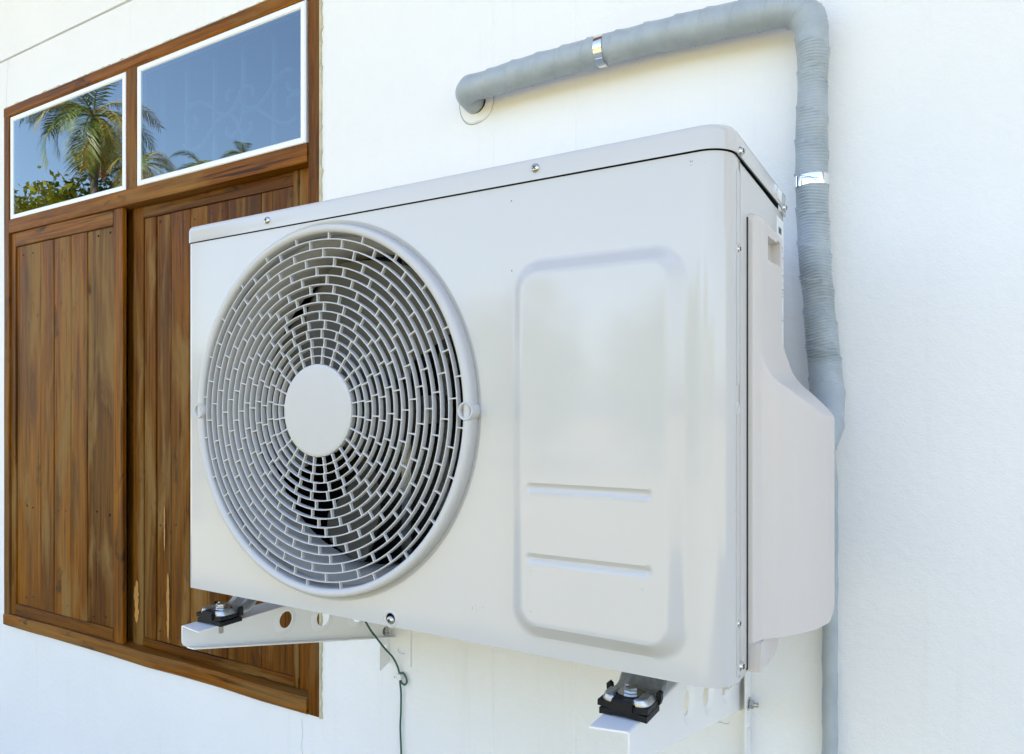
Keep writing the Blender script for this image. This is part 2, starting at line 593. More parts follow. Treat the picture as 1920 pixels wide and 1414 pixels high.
g.make('hole_shade_disc', M['dark'], house)

# -------------------------------------------------- window: frame, transom lights, shutters, grille
def part_empty(name, parent, loc, label=None):
    o = bpy.data.objects.new(name, None)
    o.empty_display_size = .05
    link(o, parent); o.location = loc
    WL[o.name] = Vector(loc)
    if label: o['label'] = label
    return o

FY, FT = -.007, .085
frame = part_empty('window_frame', house, (-.84, 0, -.39))
fw = M['frame_wood']
board('jamb', -1.5035, -1.4735, -.357, 1.155, FY, FT, fw, frame)
board('jamb', -.2107, -.1745, -.392, 1.1865, FY + .001, FT, fw, frame, ch=.003, jit=.0012)
board('head_rail', -1.5035, -.2107, 1.155, 1.1865, FY, FT, fw, frame, True, ch=.003, jit=.0012)
board('mullion', -.8745, -.8295, .842, 1.155, FY + .0015, FT, fw, frame)
board('transom_rail', -1.4735, -.2107, .800, .842, FY, FT, fw, frame, True)
board('gap_backing', -.935, -.850, -.357, .800, .036, .02, M['wood'], frame)  # board added behind the shutter gap so the gap reads dark
board('sill', -1.5035, -.2107, -.393, -.357, FY - .002, FT, fw, frame, True, ch=.004, jit=.0018)

# ragged mortar where the render meets the frame
def ragged(x0, z0, x1, z1, w, n, horiz):
    g = Geo(); rows = []
    for i in range(n + 1):
        t = i / n
        ww = w * max(.12, random.gauss(.75, .38))
        if horiz:
            x, z = x0 + (x1 - x0) * t, z0
            rows.append([(x, -.0052, z - .0015), (x, -.004, z + ww * .6), (x, .0006, z + ww)])
        else:
            x, z = x0, z0 + (z1 - z0) * t
            rows.append([(x - .0015, -.0052, z), (x + ww * .6, -.004, z), (x + ww, .0006, z)])
    g.grid(rows)
    return g.make('mortar_strip', M['mortar'], frame)
ragged(-1.506, 1.1865, -.175, 1.1865, .0050, 140, True)
ragged(-.1745, -.395, -.1745, 1.187, .0042, 150, False)

def transom_light(x0, x1, z0, z1):
    w = .0165
    t = part_empty('transom_light', house, ((x0 + x1) / 2, 0, z0))
    y0, y1 = -.0055, .012
    def piece(a):
        g = Geo()
        c = .003
        sec = [(0, y1), (0, y0 + c), (c, y0), (w - c, y0), (w, y0 + c), (w, y1)]
        def pt(side, s, end):
            d, y = s
            if side == 'b': return ((x0 + d, y, z0 + d) if end == 0 else (x1 - d, y, z0 + d))
            if side == 't': return ((x0 + d, y, z1 - d) if end == 0 else (x1 - d, y, z1 - d))
            if side == 'l': return ((x0 + d, y, z0 + d) if end == 0 else (x0 + d, y, z1 - d))
            return ((x1 - d, y, z0 + d) if end == 0 else (x1 - d, y, z1 - d))
        e = .0002
        rows = [[Vector(pt(a, s, 0)) for s in sec], [Vector(pt(a, s, 1)) for s in sec]]
        dv = (rows[1][0] - rows[0][0]).normalized() * e
        rows[0] = [p + dv for p in rows[0]]; rows[1] = [p - dv for p in rows[1]]
        g.grid(rows)
        g.make('trim', M['trim'], t)
    for a in 'btlr': piece(a)
    g = Geo(); g.box(x0 + w - .004, x1 - w + .004, -.0030, .0010, z0 + w - .004, z1 - w + .004)
    # single clean sheet in front: keep only one reflecting face set
    g.make('pane', M['pane'], t)
transom_light(-1.470, -.8765, .8395, 1.1535)
transom_light(-.8275, -.2175, .8415, 1.1535)

def nails(pts, y, parent):
    g = Geo()
    for (x, z) in pts:
        r = random.uniform(.0022, .0036)
        g.lathe((x, y, z), (0, -1, 0), [(r, -.002), (r, .0004), (r * .6, .0008)], 7)
    o = g.make('nail_head', M['dark_wood'], parent)
    o['kind'] = 'stuff'

def shutter(yf, stiles, rails, planks, pz0, pz1, th=.028):
    s = part_empty('shutter', house, ((stiles[0][0] + stiles[-1][1]) / 2, yf, rails[0][0]))
    z0, z1 = rails[0][0], rails[1][1]
    for (a, b) in stiles:
        board('stile', a + .0006, b - .0006, z0, z1, yf + random.uniform(0, .0012), th, M['wood'], s, jit=.001)
    sx0, sx1 = stiles[0][1], stiles[-1][0] if len(stiles) == 2 else stiles[1][0]
    for (a, b, q) in rails:
        board('rail', sx0 + .001, sx1 - .001, a, b, yf + q, .026, M['wood'], s, True, jit=.0014)
    for (a, b) in zip(planks, planks[1:]):
        gp = random.uniform(.0009, .0022)
        board('plank', a + gp, b - gp, pz0, pz1, yf + random.uniform(.0030, .0068), .018, M['wood'], s, ch=.002, jit=.0008)
    pts = []
    for (a, b) in zip(planks, planks[1:]):
        for zz in (pz1 - .022, pz0 + .024, pz0 + .30):
            for k in range(1 if b - a < .07 else 2):
                pts.append((a + (b - a) * random.uniform(.18, .42) + (b - a) * .45 * k, zz + random.uniform(-.008, .008)))
    nails(pts, yf + .0045, s)
    return s
shutter(-.002, [(-1.472, -1.446), (-.9387, -.8955)], [(-.3555, -.322, 0), (.757, .7985, 0)],
        [-1.446, -1.309, -1.237, -1.148, -1.068, -.9387], -.321, .756, .011)
shut2 = shutter(.020, [(-.8850, -.8400), (-.2645, -.2112), (-.283, -.2655)], [(-.3560, -.334, .0005), (.767, .7985, .001)],
        [-.840, -.7895, -.729, -.652, -.585, -.509, -.391, -.2835], -.333, .766)
# patches where the varnish has split away from the second shutter
def chip(cx, z0, z1, w, y, seed):
    rg = random.Random(seed)
    n = 16; L, Rr = [], []
    for i in range(n + 1):
        t = i / n
        k = math.sin(math.pi * min(1, max(0, t))) ** .35
        L.append((cx - w * k * rg.uniform(.25, .6), y, z0 + (z1 - z0) * t + rg.uniform(-.003, .003)))
        Rr.append((cx + w * k * rg.uniform(.25, .6), y, z0 + (z1 - z0) * t + rg.uniform(-.003, .003)))
    g = Geo(); g.grid([L, Rr]); g.make('raw_wood_patch', M['raw_wood'], shut2)
chip(-.866, -.300, -.186, .022, .0188, 1)
chip(-.737, -.325, -.150, .012, .0222, 2)
chip(-.752, -.100, .02, .006, .0222, 3)
# iron grille behind the second light
gr = part_empty('security_grille', house, (-.52, .06, .84))
for x in (-.815, -.7109, -.6025, -.4947, -.3867, -.278):
    g = Geo(); g.box(x - .006, x + .006, .056, .064, .845, 1.15); g.make('grille_bar', M['iron'], gr)
scrolls = [
 [(-.6726, .9795), (-.6591, .9907), (-.6600, 1.002), (-.6672, 1.0096)],
 [(-.6889, .9827), (-.7043, 1.0067), (-.6944, 1.0326), (-.6564, 1.0437), (-.6087, 1.025), (-.5724, .9971), (-.5369, .9881), (-.507, .9671), (-.502, .9463), (-.5268, .9311), (-.5444, .9478), (-.5394, .9586)],
 [(-.5419, 1.021), (-.5419, 1.0411), (-.5244, 1.0472)],
 [(-.7109, .9449), (-.6835, .9259), (-.6404, .9319), (-.6035, .9592), (-.5776, .9813), (-.5419, .9875), (-.5119, 1.0046), (-.4996, 1.0219), (-.4727, 1.0423)],
 [(-.451, 1.0162), (-.451, 1.0325), (-.4679, 1.0428), (-.4947, 1.034), (-.4922, 1.0104), (-.4679, .9904), (-.4344, .9866), (-.3969, 1.0092), (-.3693, 1.035), (-.3376, 1.0499), (-.3132, 1.0441)],
 [(-.4582, .9541), (-.4558, .9373), (-.4776, .9267), (-.4971, .9486), (-.4824, .9754), (-.4486, .9848), (-.4062, .963), (-.3647, .9354), (-.3287, .9251), (-.3022, .9354)],
 [(-.3309, 1.02), (-.3287, 1.0053), (-.311, .992), (-.2957, .9933)],
 [(-.3309, .9586), (-.3287, .9817), (-.311, .9873), (-.29, .984)],
]
for s in scrolls:
    g = Geo(); g.tube(catmull([(x, .05, z) for x, z in s], .008), .0055, 8); g.make('scroll', M['iron'], gr, 60)

# ------------------------------------------------------------------ air conditioner outdoor unit
ac = thing('air_conditioner', 'beige air conditioner outdoor unit with round fan grille on two white wall brackets', 'air conditioner', (.4, -.31, 0))
CX, CZ = .278, .2638
RO = .246

def arc2(cx, cy, r, a0, a1, n):
    return [(cx + r * math.cos(R(a0 + (a1 - a0) * i / n)), cy + r * math.sin(R(a0 + (a1 - a0) * i / n))) for i in range(n + 1)]

PT = .5118                                    # top of the front panel
def sstep(t):
    t = min(1, max(0, t)); return t * t * (3 - 2 * t)
def sdrr(x, z, x0, x1, z0, z1, r):
    qx = abs(x - (x0 + x1) / 2) - (x1 - x0) / 2 + r
    qz = abs(z - (z0 + z1) / 2) - (z1 - z0) / 2 + r
    return math.hypot(max(qx, 0), max(qz, 0)) + min(max(qx, qz), 0) - r
def fil(t, k=.10):
    # straight flank with small fillets at foot and crest
    t = min(1, max(0, t)); s_ = 1 / (1 - k)
    if t < k: return s_ * t * t / (2 * k)
    if t > 1 - k: return 1 - s_ * (1 - t) ** 2 / (2 * k)
    return s_ * (t - k / 2)
def emboss(x, z):
    h = .0125 * fil(-sdrr(x, z, .5665, .7600, .0195, .4265, .034) / .0165)
    for zc in (.1820, .1068):
        d = math.hypot(x - min(max(x, .5945), .7245), z - zc) - .0056
        h -= .0030 * sstep(-d / .0045)
    return h

def front_panel():
    g = Geo()
    # left field with the round opening
    x0, x1, z0, z1 = .010, .545, 0.0, PT
    th = [2 * math.pi * i / 200 for i in range(200)]
    for (x, z) in ((x0, z0), (x1, z0), (x0, z1), (x1, z1)):
        th.append(math.atan2(z - CZ, x - CX) % (2 * math.pi))
    th = sorted(set(th))
    def rect(a, e=0):
        c, s = math.cos(a), math.sin(a); t = 9
        if c > 1e-9: t = min(t, (x1 - e - CX) / c)
        if c < -1e-9: t = min(t, (x0 + e - CX) / c)
        if s > 1e-9: t = min(t, (z1 - e * .5 - CZ) / s)
        if s < -1e-9: t = min(t, (z0 + e * .5 - CZ) / s)
        return (CX + c * t, CZ + s * t)
    prof = [(.229, .030), (.229, .006), (.2305, .0042), (.2385, .0040), (.2415, .0030), (.2445, .0008), (RO, 0)]
    rows = [[(CX + r * math.cos(a), YF + d, CZ + r * math.sin(a)) for a in th + th[:1]] for (r, d) in prof]
    rows.append([(CX + (RO + .0006) * math.cos(a), YF, CZ + (RO + .0006) * math.sin(a)) for a in th + th[:1]])
    rows.append([(lambda p: (p[0], YF, p[1]))(rect(a, .0022)) for a in th + th[:1]])
    rows.append([(lambda p: (p[0], YF, p[1]))(rect(a)) for a in th + th[:1]])
    g.grid(rows)
    # left corner and left return
    zz = list(np.linspace(0, PT, 9))
    lc = [(0, -.19)] + [(0, YF + .03)] + arc2(.010, YF + .010, .010, 180, 270, 5)
    g.grid([[(x, y, z) for (x, y) in lc] for z in zz])
    # right field with the raised panel, rounded corner, narrow side return
    xs = list(np.linspace(.545, .772, 96))
    zs = sorted(set([float(z) for z in np.linspace(0, PT, 206)]))
    rc = arc2(.772, YF + .028, .028, 270, 360, 12)[1:] + [(.800, YF + .035), (.800, -.4005), (.7992, -.3985), (.797, -.3975)]
    rows = []
    for z in zs:
        rows.append([(x, YF - emboss(x, z), z) for x in xs] + [(x, y, z) for x, y in rc])
    g.grid(rows)
    g.add([(.006, YF + .004, .0), (.545, YF + .004, .0), (.545, YF + .03, .0), (.006, YF + .03, .0)], [(0, 1, 2, 3)])
    return g.make('front_panel', M['ac'], ac, 32)
front_panel()

# black boxes inside, added so the lid gap and openings read as shade
g = Geo(); g.box(.004, .0045, -.43, -.18, .002, .530); g.box(.555, .7955, -.43, -.185, .0, .532); g.box(.0045, .555, -.43, -.18, .5155, .532)
g.make('gap_shade_box', M['dark'], ac)
g = Geo(); g.box(.545, .549, -.43, -.19, .0, .512); g.make('partition', mat_simple('partition_sheet', (.16, .15, .13), .5), ac)
g = Geo()
g.box(.002, .797, -.43, -.176, -.0035, .0)
g.add([(x, y, z) for z in (-.016, -.0036) for (x, y) in ((.730, -.392), (.782, -.392), (.792, -.380), (.792, -.2), (.730, -.2))],
      [(0, 1, 2, 3, 4), (5, 6, 7, 8, 9)] + [(i, (i + 1) % 5, 5 + (i + 1) % 5, 5 + i) for i in range(5)])
g.make('base_pan', M['ac'], ac)
g = Geo(); g.box(.0, .797, -.1760, -.1745, 0, .512); g.make('back_panel', M['ac'], ac)

# side panel
g = Geo()
top = [(-.3968, .5108), (-.30, .5095), (-.232, .5078), (-.205, .5088), (-.1745, .5122)]
g.grid([[(.7995, y, 0.0) for y, z in top], [(.7995, y, z) for y, z in top]])
g.grid([[(.7995, -.3968, 0.0), (.797, -.3968, 0.0)], [(.7995, -.3968, .5108), (.797, -.3968, .5108)]])
g.grid([[(.7995, -.1745, 0.0), (.78, -.1735, 0.0)], [(.7995, -.1745, .5122), (.78, -.1735, .5122)]])
g.make('side_panel', M['ac'], ac)
# shallow stamped strip along the side with screw cups
g = Geo()
for z0, z1 in ((.285, .50), (.0, .262)):
    loop = rrect(-.4145, -.4035, z0 + .004, z1, .004, 4)
    g.prism(loop, [], lambda u, v, t: (.8006 - t, u, v), .002)
g.make('stamped_strip', M['ac'], ac)

# lid
def lid():
    def outline(off):
        o = [(-.002 + off, -.1735)]
        r1 = max(.012 - off, .002)
        o += arc2(.010, YF + .010, r1 + .0 if r1 > .002 else .002, 180, 270, 6) if off > 0 else arc2(.010, YF + .010, .012, 180, 270, 6)
        r2 = .0305 - off
        o += arc2(.772, YF + .028, r2, 270, 360, 12)
        o += [(.8025 - off, -.30), (.8025 - off, -.195), (.8025 - off, -.1735)]
        return o
    prof = [(.003, .5200), (.0018, .5134), (0, .5130), (0, .5300), (.0012, .5343), (.0036, .5370), (.0072, .5384), (.013, .5388)]
    g = Geo()
    rows = []
    for off, z in prof:
        rows.append([(x, y, z) for x, y in outline(off)])
    g.grid(rows)
    n = len(rows[-1])
    g.add(rows[-1], [tuple(range(n))])
    return g.make('lid', M['ac'], ac, 40)
lid()
# rear ear of the lid
g = Geo()
ear = [(-.2050, .5150), (-.1735, .5150), (-.1735, .5085), (-.1765, .5060), (-.186, .5062)]
g.prism([(y, z) for y, z in ear], [], lambda u, v, t: (.8027 - t, u, v), .0016)
g.make('lid_ear', M['ac'], ac)

# screws
def screw_mesh():
    g = Geo()
    r = .0050
    g.lathe((0, 0, 0), (0, -1, 0), [(r * 1.02, -.001), (r, .0004), (r * .93, .0014), (r * .72, .0024), (r * .40, .0031), (0, .0034)], 18)
    for (a, b) in ((r * .50, r * .11), (r * .11, r * .50)):
        g.box(-a, a, -.00355, -.0021, -b, b, 1)  # black cross boxes stand in for the shaded drive recess
    me = bpy.data.meshes.new('screw')
    me.from_pydata(g.v, [], g.f); me.update()
    me.materials.append(M['steel']); me.materials.append(M['dark'])
    for p, k in zip(me.polygons, g.m): p.material_index = k
    bm = bmesh.new(); bm.from_mesh(me); bmesh.ops.recalc_face_normals(bm, faces=bm.faces); bm.to_mesh(me); bm.free()
    me.shade_smooth(); me.set_sharp_from_angle(angle=R(50))
    return me
SM = screw_mesh()
def screw(x, y, z, side=False, s=1.0, parent=None):
    o = bpy.data.objects.new('screw', SM)
    o.location = (x, y, z); o.scale = (s, s, s)
    o.rotation_euler = (0, random.uniform(0, 1.5), R(90) if side else 0)
    link(o, parent or ac)
screw(.176, YF - .0025, .5242); screw(.595, YF - .0025, .5252); screw(.3925, YF - .001, .0085, s=1.0)
screw(.8028, -.410, .5172, True); screw(.8029, -.1885, .5145, True)
screw(.8000, -.4085, .4225, True, .8); screw(.8000, -.4085, .0555, True, .8); screw(.8000, -.3985, .0105, True, 1.05)
for (x, y, z, ax) in ((.3915, YF, .0095, (0, -1, 0)),):
    g = Geo(); g.lathe((x, y + .0005, z), ax, [(.0118, 0), (.0102, .0012), (.0085, .0015), (.0068, .0005)], 28)
    g.make('screw_cup', M['ac'], ac, 60)
for z in (.4225, .2655, .0555):
    g = Geo(); g.lathe((.8000, -.4085, z), (1, 0, 0), [(.0072, -.0002), (.0063, .0008), (.0052, .0009), (.0044, .0003)], 24)
    g.make('screw_cup', M['ac'], ac, 60)
# plugs: the filled cup and a few paint pips on the raised panel
for (x, z) in ((.5945, .0935), (.7195, .0890), (.5945, .0505)):
    g = Geo(); g.lathe((x, YF - .0124, z), (0, -1, 0), [(.0016, -.0005), (.0014, .0004), (.0006, .0006)], 10)
    g.make('paint_pip', M['ac'], ac, 60)
for (x, z) in ((.5635, .4950), (.564, .418)):
    g = Geo(); g.lathe((x, YF + .0002, z), (0, -1, 0), [(.0008, -.0005), (.0007, .0004)], 10)
    g.make('paint_pip', M['dark'], ac, 60)

rg = random.Random(5)
g = Geo()
for (x, z, n) in ((.690, .5205, 7), (.770, .5015, 4), (.640, .300, 4), (.105, .470, 4), (.52, .040, 5)):
    for k in range(n):
        px_, pz_ = x + rg.uniform(-.010, .010), z + rg.uniform(-.0025, .0025)
        yy = YF - (.0022 if z > .515 else .0003) - emboss(px_, pz_) * (z < .5)
        a = rg.uniform(0, 3.1); l = rg.uniform(.0003, .0012); w = .00018
        dx, dz = math.cos(a) * l, math.sin(a) * l
        g.add([(px_ - dx - dz * .15, yy, pz_ - dz), (px_ + dx - dz * .15, yy, pz_ + dz), (px_ + dx + w, yy, pz_ + dz + w), (px_ - dx + w, yy, pz_ - dz + w)], [(0, 1, 2, 3)])
o = g.make('scuff', M['dark_wood'], ac); o['kind'] = 'stuff'

# service cover: a bulging moulding on the side
def service_cover():
    by = [(-.3665, .8010), (-.3655, .8045), (-.3620, .8072), (-.354, .8100), (-.345, .8170), (-.336, .8245), (-.311, .8415), (-.286, .8538), (-.252, .8625), (-.22, .8645), (-.197, .8612), (-.1875, .8560), (-.1835, .848), (-.1825, .80)]
    Y, X = zip(*by)
    fy = np.linspace(-.3665, -.1825, 800)
    fx = np.interp(fy, Y, X)
    ker = np.ones(25) / 25
    fs = np.convolve(np.pad(fx, 12, mode='edge'), ker, 'valid')
    w = np.clip((fy + .357) / .006, 0, 1) * np.clip((-.190 - fy) / .004, 0, 1)
    fx = fx * (1 - w) + fs * w
    B = lambda y: float(np.interp(y, fy, fx))
    lz = [(0, .90), (.250, .875), (.257, .8625), (.270, .8495), (.284, .8355), (.292, .8262), (.300, .8190), (.308, .8147), (.317, .8120), (.330, .8102), (.345, .8096), (.50, .8096)]
    LZ, LX = zip(*lz)
    dz = np.linspace(0, .5, 1500); dl = np.interp(dz, LZ, LX); dl2 = np.convolve(np.pad(dl, 15, mode='edge'), np.ones(31) / 31, 'valid')
    Lf = lambda z: float(np.interp(z, dz, dl2))
    def softmin(a, b, k=.0045):
        h = max(k - abs(a - b), 0) / k
        return min(a, b) - h * h * k * .25
    yr = lambda z: float(np.interp(z, [.0, .285, .30, .325, .345, .5], [-.1825, -.1825, -.186, -.203, -.2355, -.2355]))
    ys = sorted(set([-.3665, -.3655, -.364, -.362, -.3602] + [float(v) for v in np.linspace(-.3580, -.2445, 58)] + [-.3160, -.3148, -.2490, -.2478] +
                    [float(v) for v in np.linspace(-.2425, -.1830, 40)] + [-.2356, -.2352]))
    zs = sorted(set([float(v) for v in np.linspace(.0235, .469, 130)] + [.0235, .0245, .026, .028, .031, .4655, .467, .4685, .4548, .4536, .4302, .429]))
    zt, zb, rc = .4690, .0235, .018
    g = Geo(); rows = []
    for z in zs:
        row = []
        rear = yr(z)
        for y in ys:
            # bottom rear corner is rounded: pull y back near the bottom
            b = B(y)
            if z < zb + rc and y > -.26:
                k = 1 - (z - zb) / rc
                b = b - (b - .8085) * max(0, (y + .26) / .0775) ** 2 * (1 - math.sqrt(max(0, 1 - k * k))) * .42
            x = softmin(b, Lf(z))
            if y > rear: x = .796
            if z < .0260: x = min(x, .8085 + (z - .0235) / .0025 * max(0, (x - .8085)))
            e = zt - z
            if e < .004: x = .8005 + (x - .8005) * math.sqrt(max(0, 1 - (1 - e / .004) ** 2)) if e > 0 else .799
            # corner radius at the upper front
            d = math.hypot(max(0, (-.3665 + .010) - y), max(0, z - (zt - .010)))
            if d > .010: x = .7985
            # hand-grip pocket
            if -.3155 < y < -.2484 and .4296 < z - .06 * (y + .2818) < .4542: x = .782
            row.append((x, y, z))
        rows.append(row)
    g.grid(rows)
    return g.make('service_cover', M['cover'], ac, 38)
service_cover()
g = Geo()
tab = [(-.3660, .0250), (-.3660, -.0040), (-.3560, -.0058), (-.325, -.0058)] + arc2(-.2990, .0342, .040, 272, 347, 12) + [(-.2592, .0262)]
g.prism(tab, [], lambda u, v, t: (.8125 - t, u, v), .014)
g.prism([(-.3668, .0232), (-.3668, -.0045), (-.3590, -.0055), (-.3590, .0232)], [], lambda u, v, t: (.8085 - t, u, v), .010)
g.make('cover_tab', M['cover'], ac)
# dark strip painting the shade in the slot between cover and side
g = Geo(); g.box(.7985, .8003, -.3700, -.3664, -.002, .463); g.make('cover_gap_shade', M['dark'], ac)

# label strip on the rear of the side, with fine print
g = Geo(); g.box(.7996, .8001, -.2180, -.1765, .330, .4995); lab = g.make('rating_label', M['sticker'], ac)
g = Geo()
zz = .488
g.box(.8001, .8003, -.2075, -.1905, zz - .0075, zz)
zz = .474
while zz > .335:
    y = -.2130
    while y < -.182:
        l = random.uniform(.002, .008)
        if random.random() < .72: g.box(.8001, .8003, y, min(y + l, -.1790), zz - random.choice((.0012, .0018)), zz)
        y += l + random.uniform(.001, .003)
    zz -= random.choice((.0035, .0045, .007))
o = g.make('fine_print', M['ink'], lab)
g = Geo()
zz = .326
while zz > .262:
    y = -.196
    while y < -.178:
        l = random.uniform(.002, .006)
        g.box(.7996, .7998, y, min(y + l, -.1765), zz - .0016, zz); y += l + .0015
    zz -= .0042
g.make('fine_print', M['ink'], ac)
g = Geo(); g.box(.8026, .8030, -.229, -.203, .5175, .5300); g.make('sticker', M['clip'], ac)

# fan guard
gf = Geo()
gf.lathe((CX, YF, CZ), (0, -1, 0), [(.2282, -.004), (.2282, .0085), (.2290, .0112), (.2312, .0130), (.2345, .0136), (.2372, .0128), (.2390, .0106), (.2397, .0070), (.2397, -.0035)], 160, closed=True)
guard = gf.make('fan_guard', M['plastic'], ac, 50)
for sx in (1, -1):
    g = Geo()
    g.lathe((CX + sx * .2335, YF, CZ - .0005), (0, -1, 0), [(.0108, -.003), (.0108, .0135), (.0100, .0148), (.0088, .0148), (.0078, .0138), (.0074, -.003)], 28, closed=True)
    g.make('screw_boss', M['plastic'], guard, 50)
    g = Geo(); g.lathe((CX + sx * .2335, YF + .004, CZ - .0005), (0, -1, 0), [(.0073, -.001), (.0073, .0), (.004, .0035), (0, .004)], 18)
    g.make('screw', M['steel'], guard, 50)
RINGS = [.0705 + .01149 * i for i in range(14)]
for r in RINGS:
    t = .0008 if r < .12 else .00095
    g = Geo()
    g.lathe((CX, YF, CZ), (0, -1, 0), [(r - t * .75, .0036), (r - t, .0095), (r - t * .6, .0107), (r + t * .6, .0107), (r + t, .0095), (r + t * .75, .0036)], 128, closed=True)
    g.make('ring', M['plastic'], guard, 50)
g = Geo()
g.lathe((CX, YF, CZ), (0, -1, 0), [(.0585, .001), (.0602, .0090), (.0596, .0108), (.0578, .0118), (.0550, .0121), (.0, .0123)], 96)
g.make('hub_cap', M['plastic'], guard, 40)
OFF = [.41, .41, .5, .26, .42, .11, .3, -.02, -.33, .35, -.05, .57, .18, -.25, .33]
edges = [.0602] + RINGS + [.2286]
few = Geo()
def rib_geo(r0, r1):
    g = Geo()
    n, t, fl = 6, .00075, .0010
    top, bot = [], []
    for i in range(n + 1):
        s = i / n
        r = r0 + (r1 - r0) * s
        w = t + fl * max(0, abs(s - .5) * 2 - .55) ** 2 * 5
        top.append((r, w))
    v = [(r, -.0098, w) for r, w in top] + [(r, -.0098, -w) for r, w in reversed(top)]
    k = len(v)
    v += [(x, -.0053, z * .85) for x, y, z in v]
    f = [tuple(range(k)), tuple(range(2 * k - 1, k - 1, -1))] + [(i, (i + 1) % k, k + (i + 1) % k, k + i) for i in range(k)]
    return g.add(v, f)
for b in range(15):
    r0, r1 = edges[b] + .0004, edges[b + 1] - .0004
    G = rib_geo(r0, r1)
    me = None
    for k in range(24):
        a = math.pi / 2 - (k + OFF[b]) * 2 * math.pi / 24
        if b >= 3:
            if me is None:
                me = bpy.data.meshes.new('rib')
                me.from_pydata(G.v, [], G.f); me.update()
                me.materials.append(M['plastic'])
            o = bpy.data.objects.new('rib', me)
            o.location = (CX, YF, CZ)
            o.rotation_euler = (0, -a, 0)
            link(o, guard)
        else:
            c, s = math.cos(a), math.sin(a)
            few.add([(CX + x * c - z * s, YF + y, CZ + x * s + z * c) for x, y, z in G.v], G.f)
o = few.make('inner_ribs', M['plastic'], guard)
o['kind'] = 'stuff'

# inside: orifice ring, fan, motor mount, coil
g = Geo()
g.lathe((CX, YF, CZ), (0, 1, 0), [(.2292, .020), (.226, .030), (.2185, .046), (.2165, .075), (.2165, .098), (.2200, .098), (.2230, .046), (.2300, .030)], 96, closed=True)
g.make('orifice_ring', M['ac'], ac, 50)
fan = part_empty('fan', ac, (CX, -.36, CZ))
g = Geo(); g.lathe((CX, -.355, CZ), (0, -1, 0), [(.052, -.05), (.055, .03), (.050, .040), (.02, .044), (0, .044)], 40); g.make('fan_hub', M['fan'], fan, 40)
def blade(a0, width):
    g = Geo(); top, bot = [], []
    nr, nt_ = 14, 14
    for i in range(nr + 1):
        s = i / nr
        r = .050 + (.208 - .050) * s
        sweep = R(-16) * s ** 1.4
        wdt = R(width) * (1.08 + .08 * s - .22 * s ** 4)
        rt, rb = [], []
        for j in range(nt_ + 1):
            q = j / nt_
            # rounded tip corners
            rr = r - .030 * max(0, (abs(q - .5) * 2 - .55) / .45) ** 2 * s ** 2
            a = R(a0) + sweep + wdt * (q - .5)
            y = -.345 - .048 * q + .006 * math.sin(q * math.pi) * s
            rt.append((CX + rr * math.cos(a), y, CZ + rr * math.sin(a)))
            rb.append((CX + rr * math.cos(a), y + .003, CZ + rr * math.sin(a)))
        top.append(rt); bot.append(rb)
    g.grid(top); g.grid(bot)
    for rowa, rowb in ((top[-1], bot[-1]), ([r_[0] for r_ in top], [r_[0] for r_ in bot]), ([r_[-1] for r_ in top], [r_[-1] for r_ in bot])):
        g.grid([rowa, rowb])
    g.make('blade', M['fan'], fan, 50)
for a0, w in ((92, 80), (182, 84), (276, 44)): blade(a0, w)
g = Geo()
for x in (.268, .338): g.box(x - .009, x + .009, -.262, -.258, .004, .51)
g.box(.255, .352, -.300, -.262, .245, .285)
g.make('motor_mount', M['galv'], ac)
g = Geo(); g.box(.012, .545, -.215, -.185, .004, .508); g.box(.012, .030, -.42, -.2152, .004, .508)
coil = g.make('coil', M['fin'], ac)
g = Geo()
for i in range(40):
    z = .012 + i * .0125
    g.box(.0305, .5445, -.2168, -.2151, z, z + .0016)
    g.box(.0301, .0315, -.42, -.2169, z, z + .0016)
o = g.make('fin_lines', M['tube'], coil); o['kind'] = 'stuff'
g = Geo(); g.box(.03, .545, -.43, -.218, .0, .004); g.make('drip_tray', mat_simple('tray', (.10, .11, .12), .35, .6), ac)

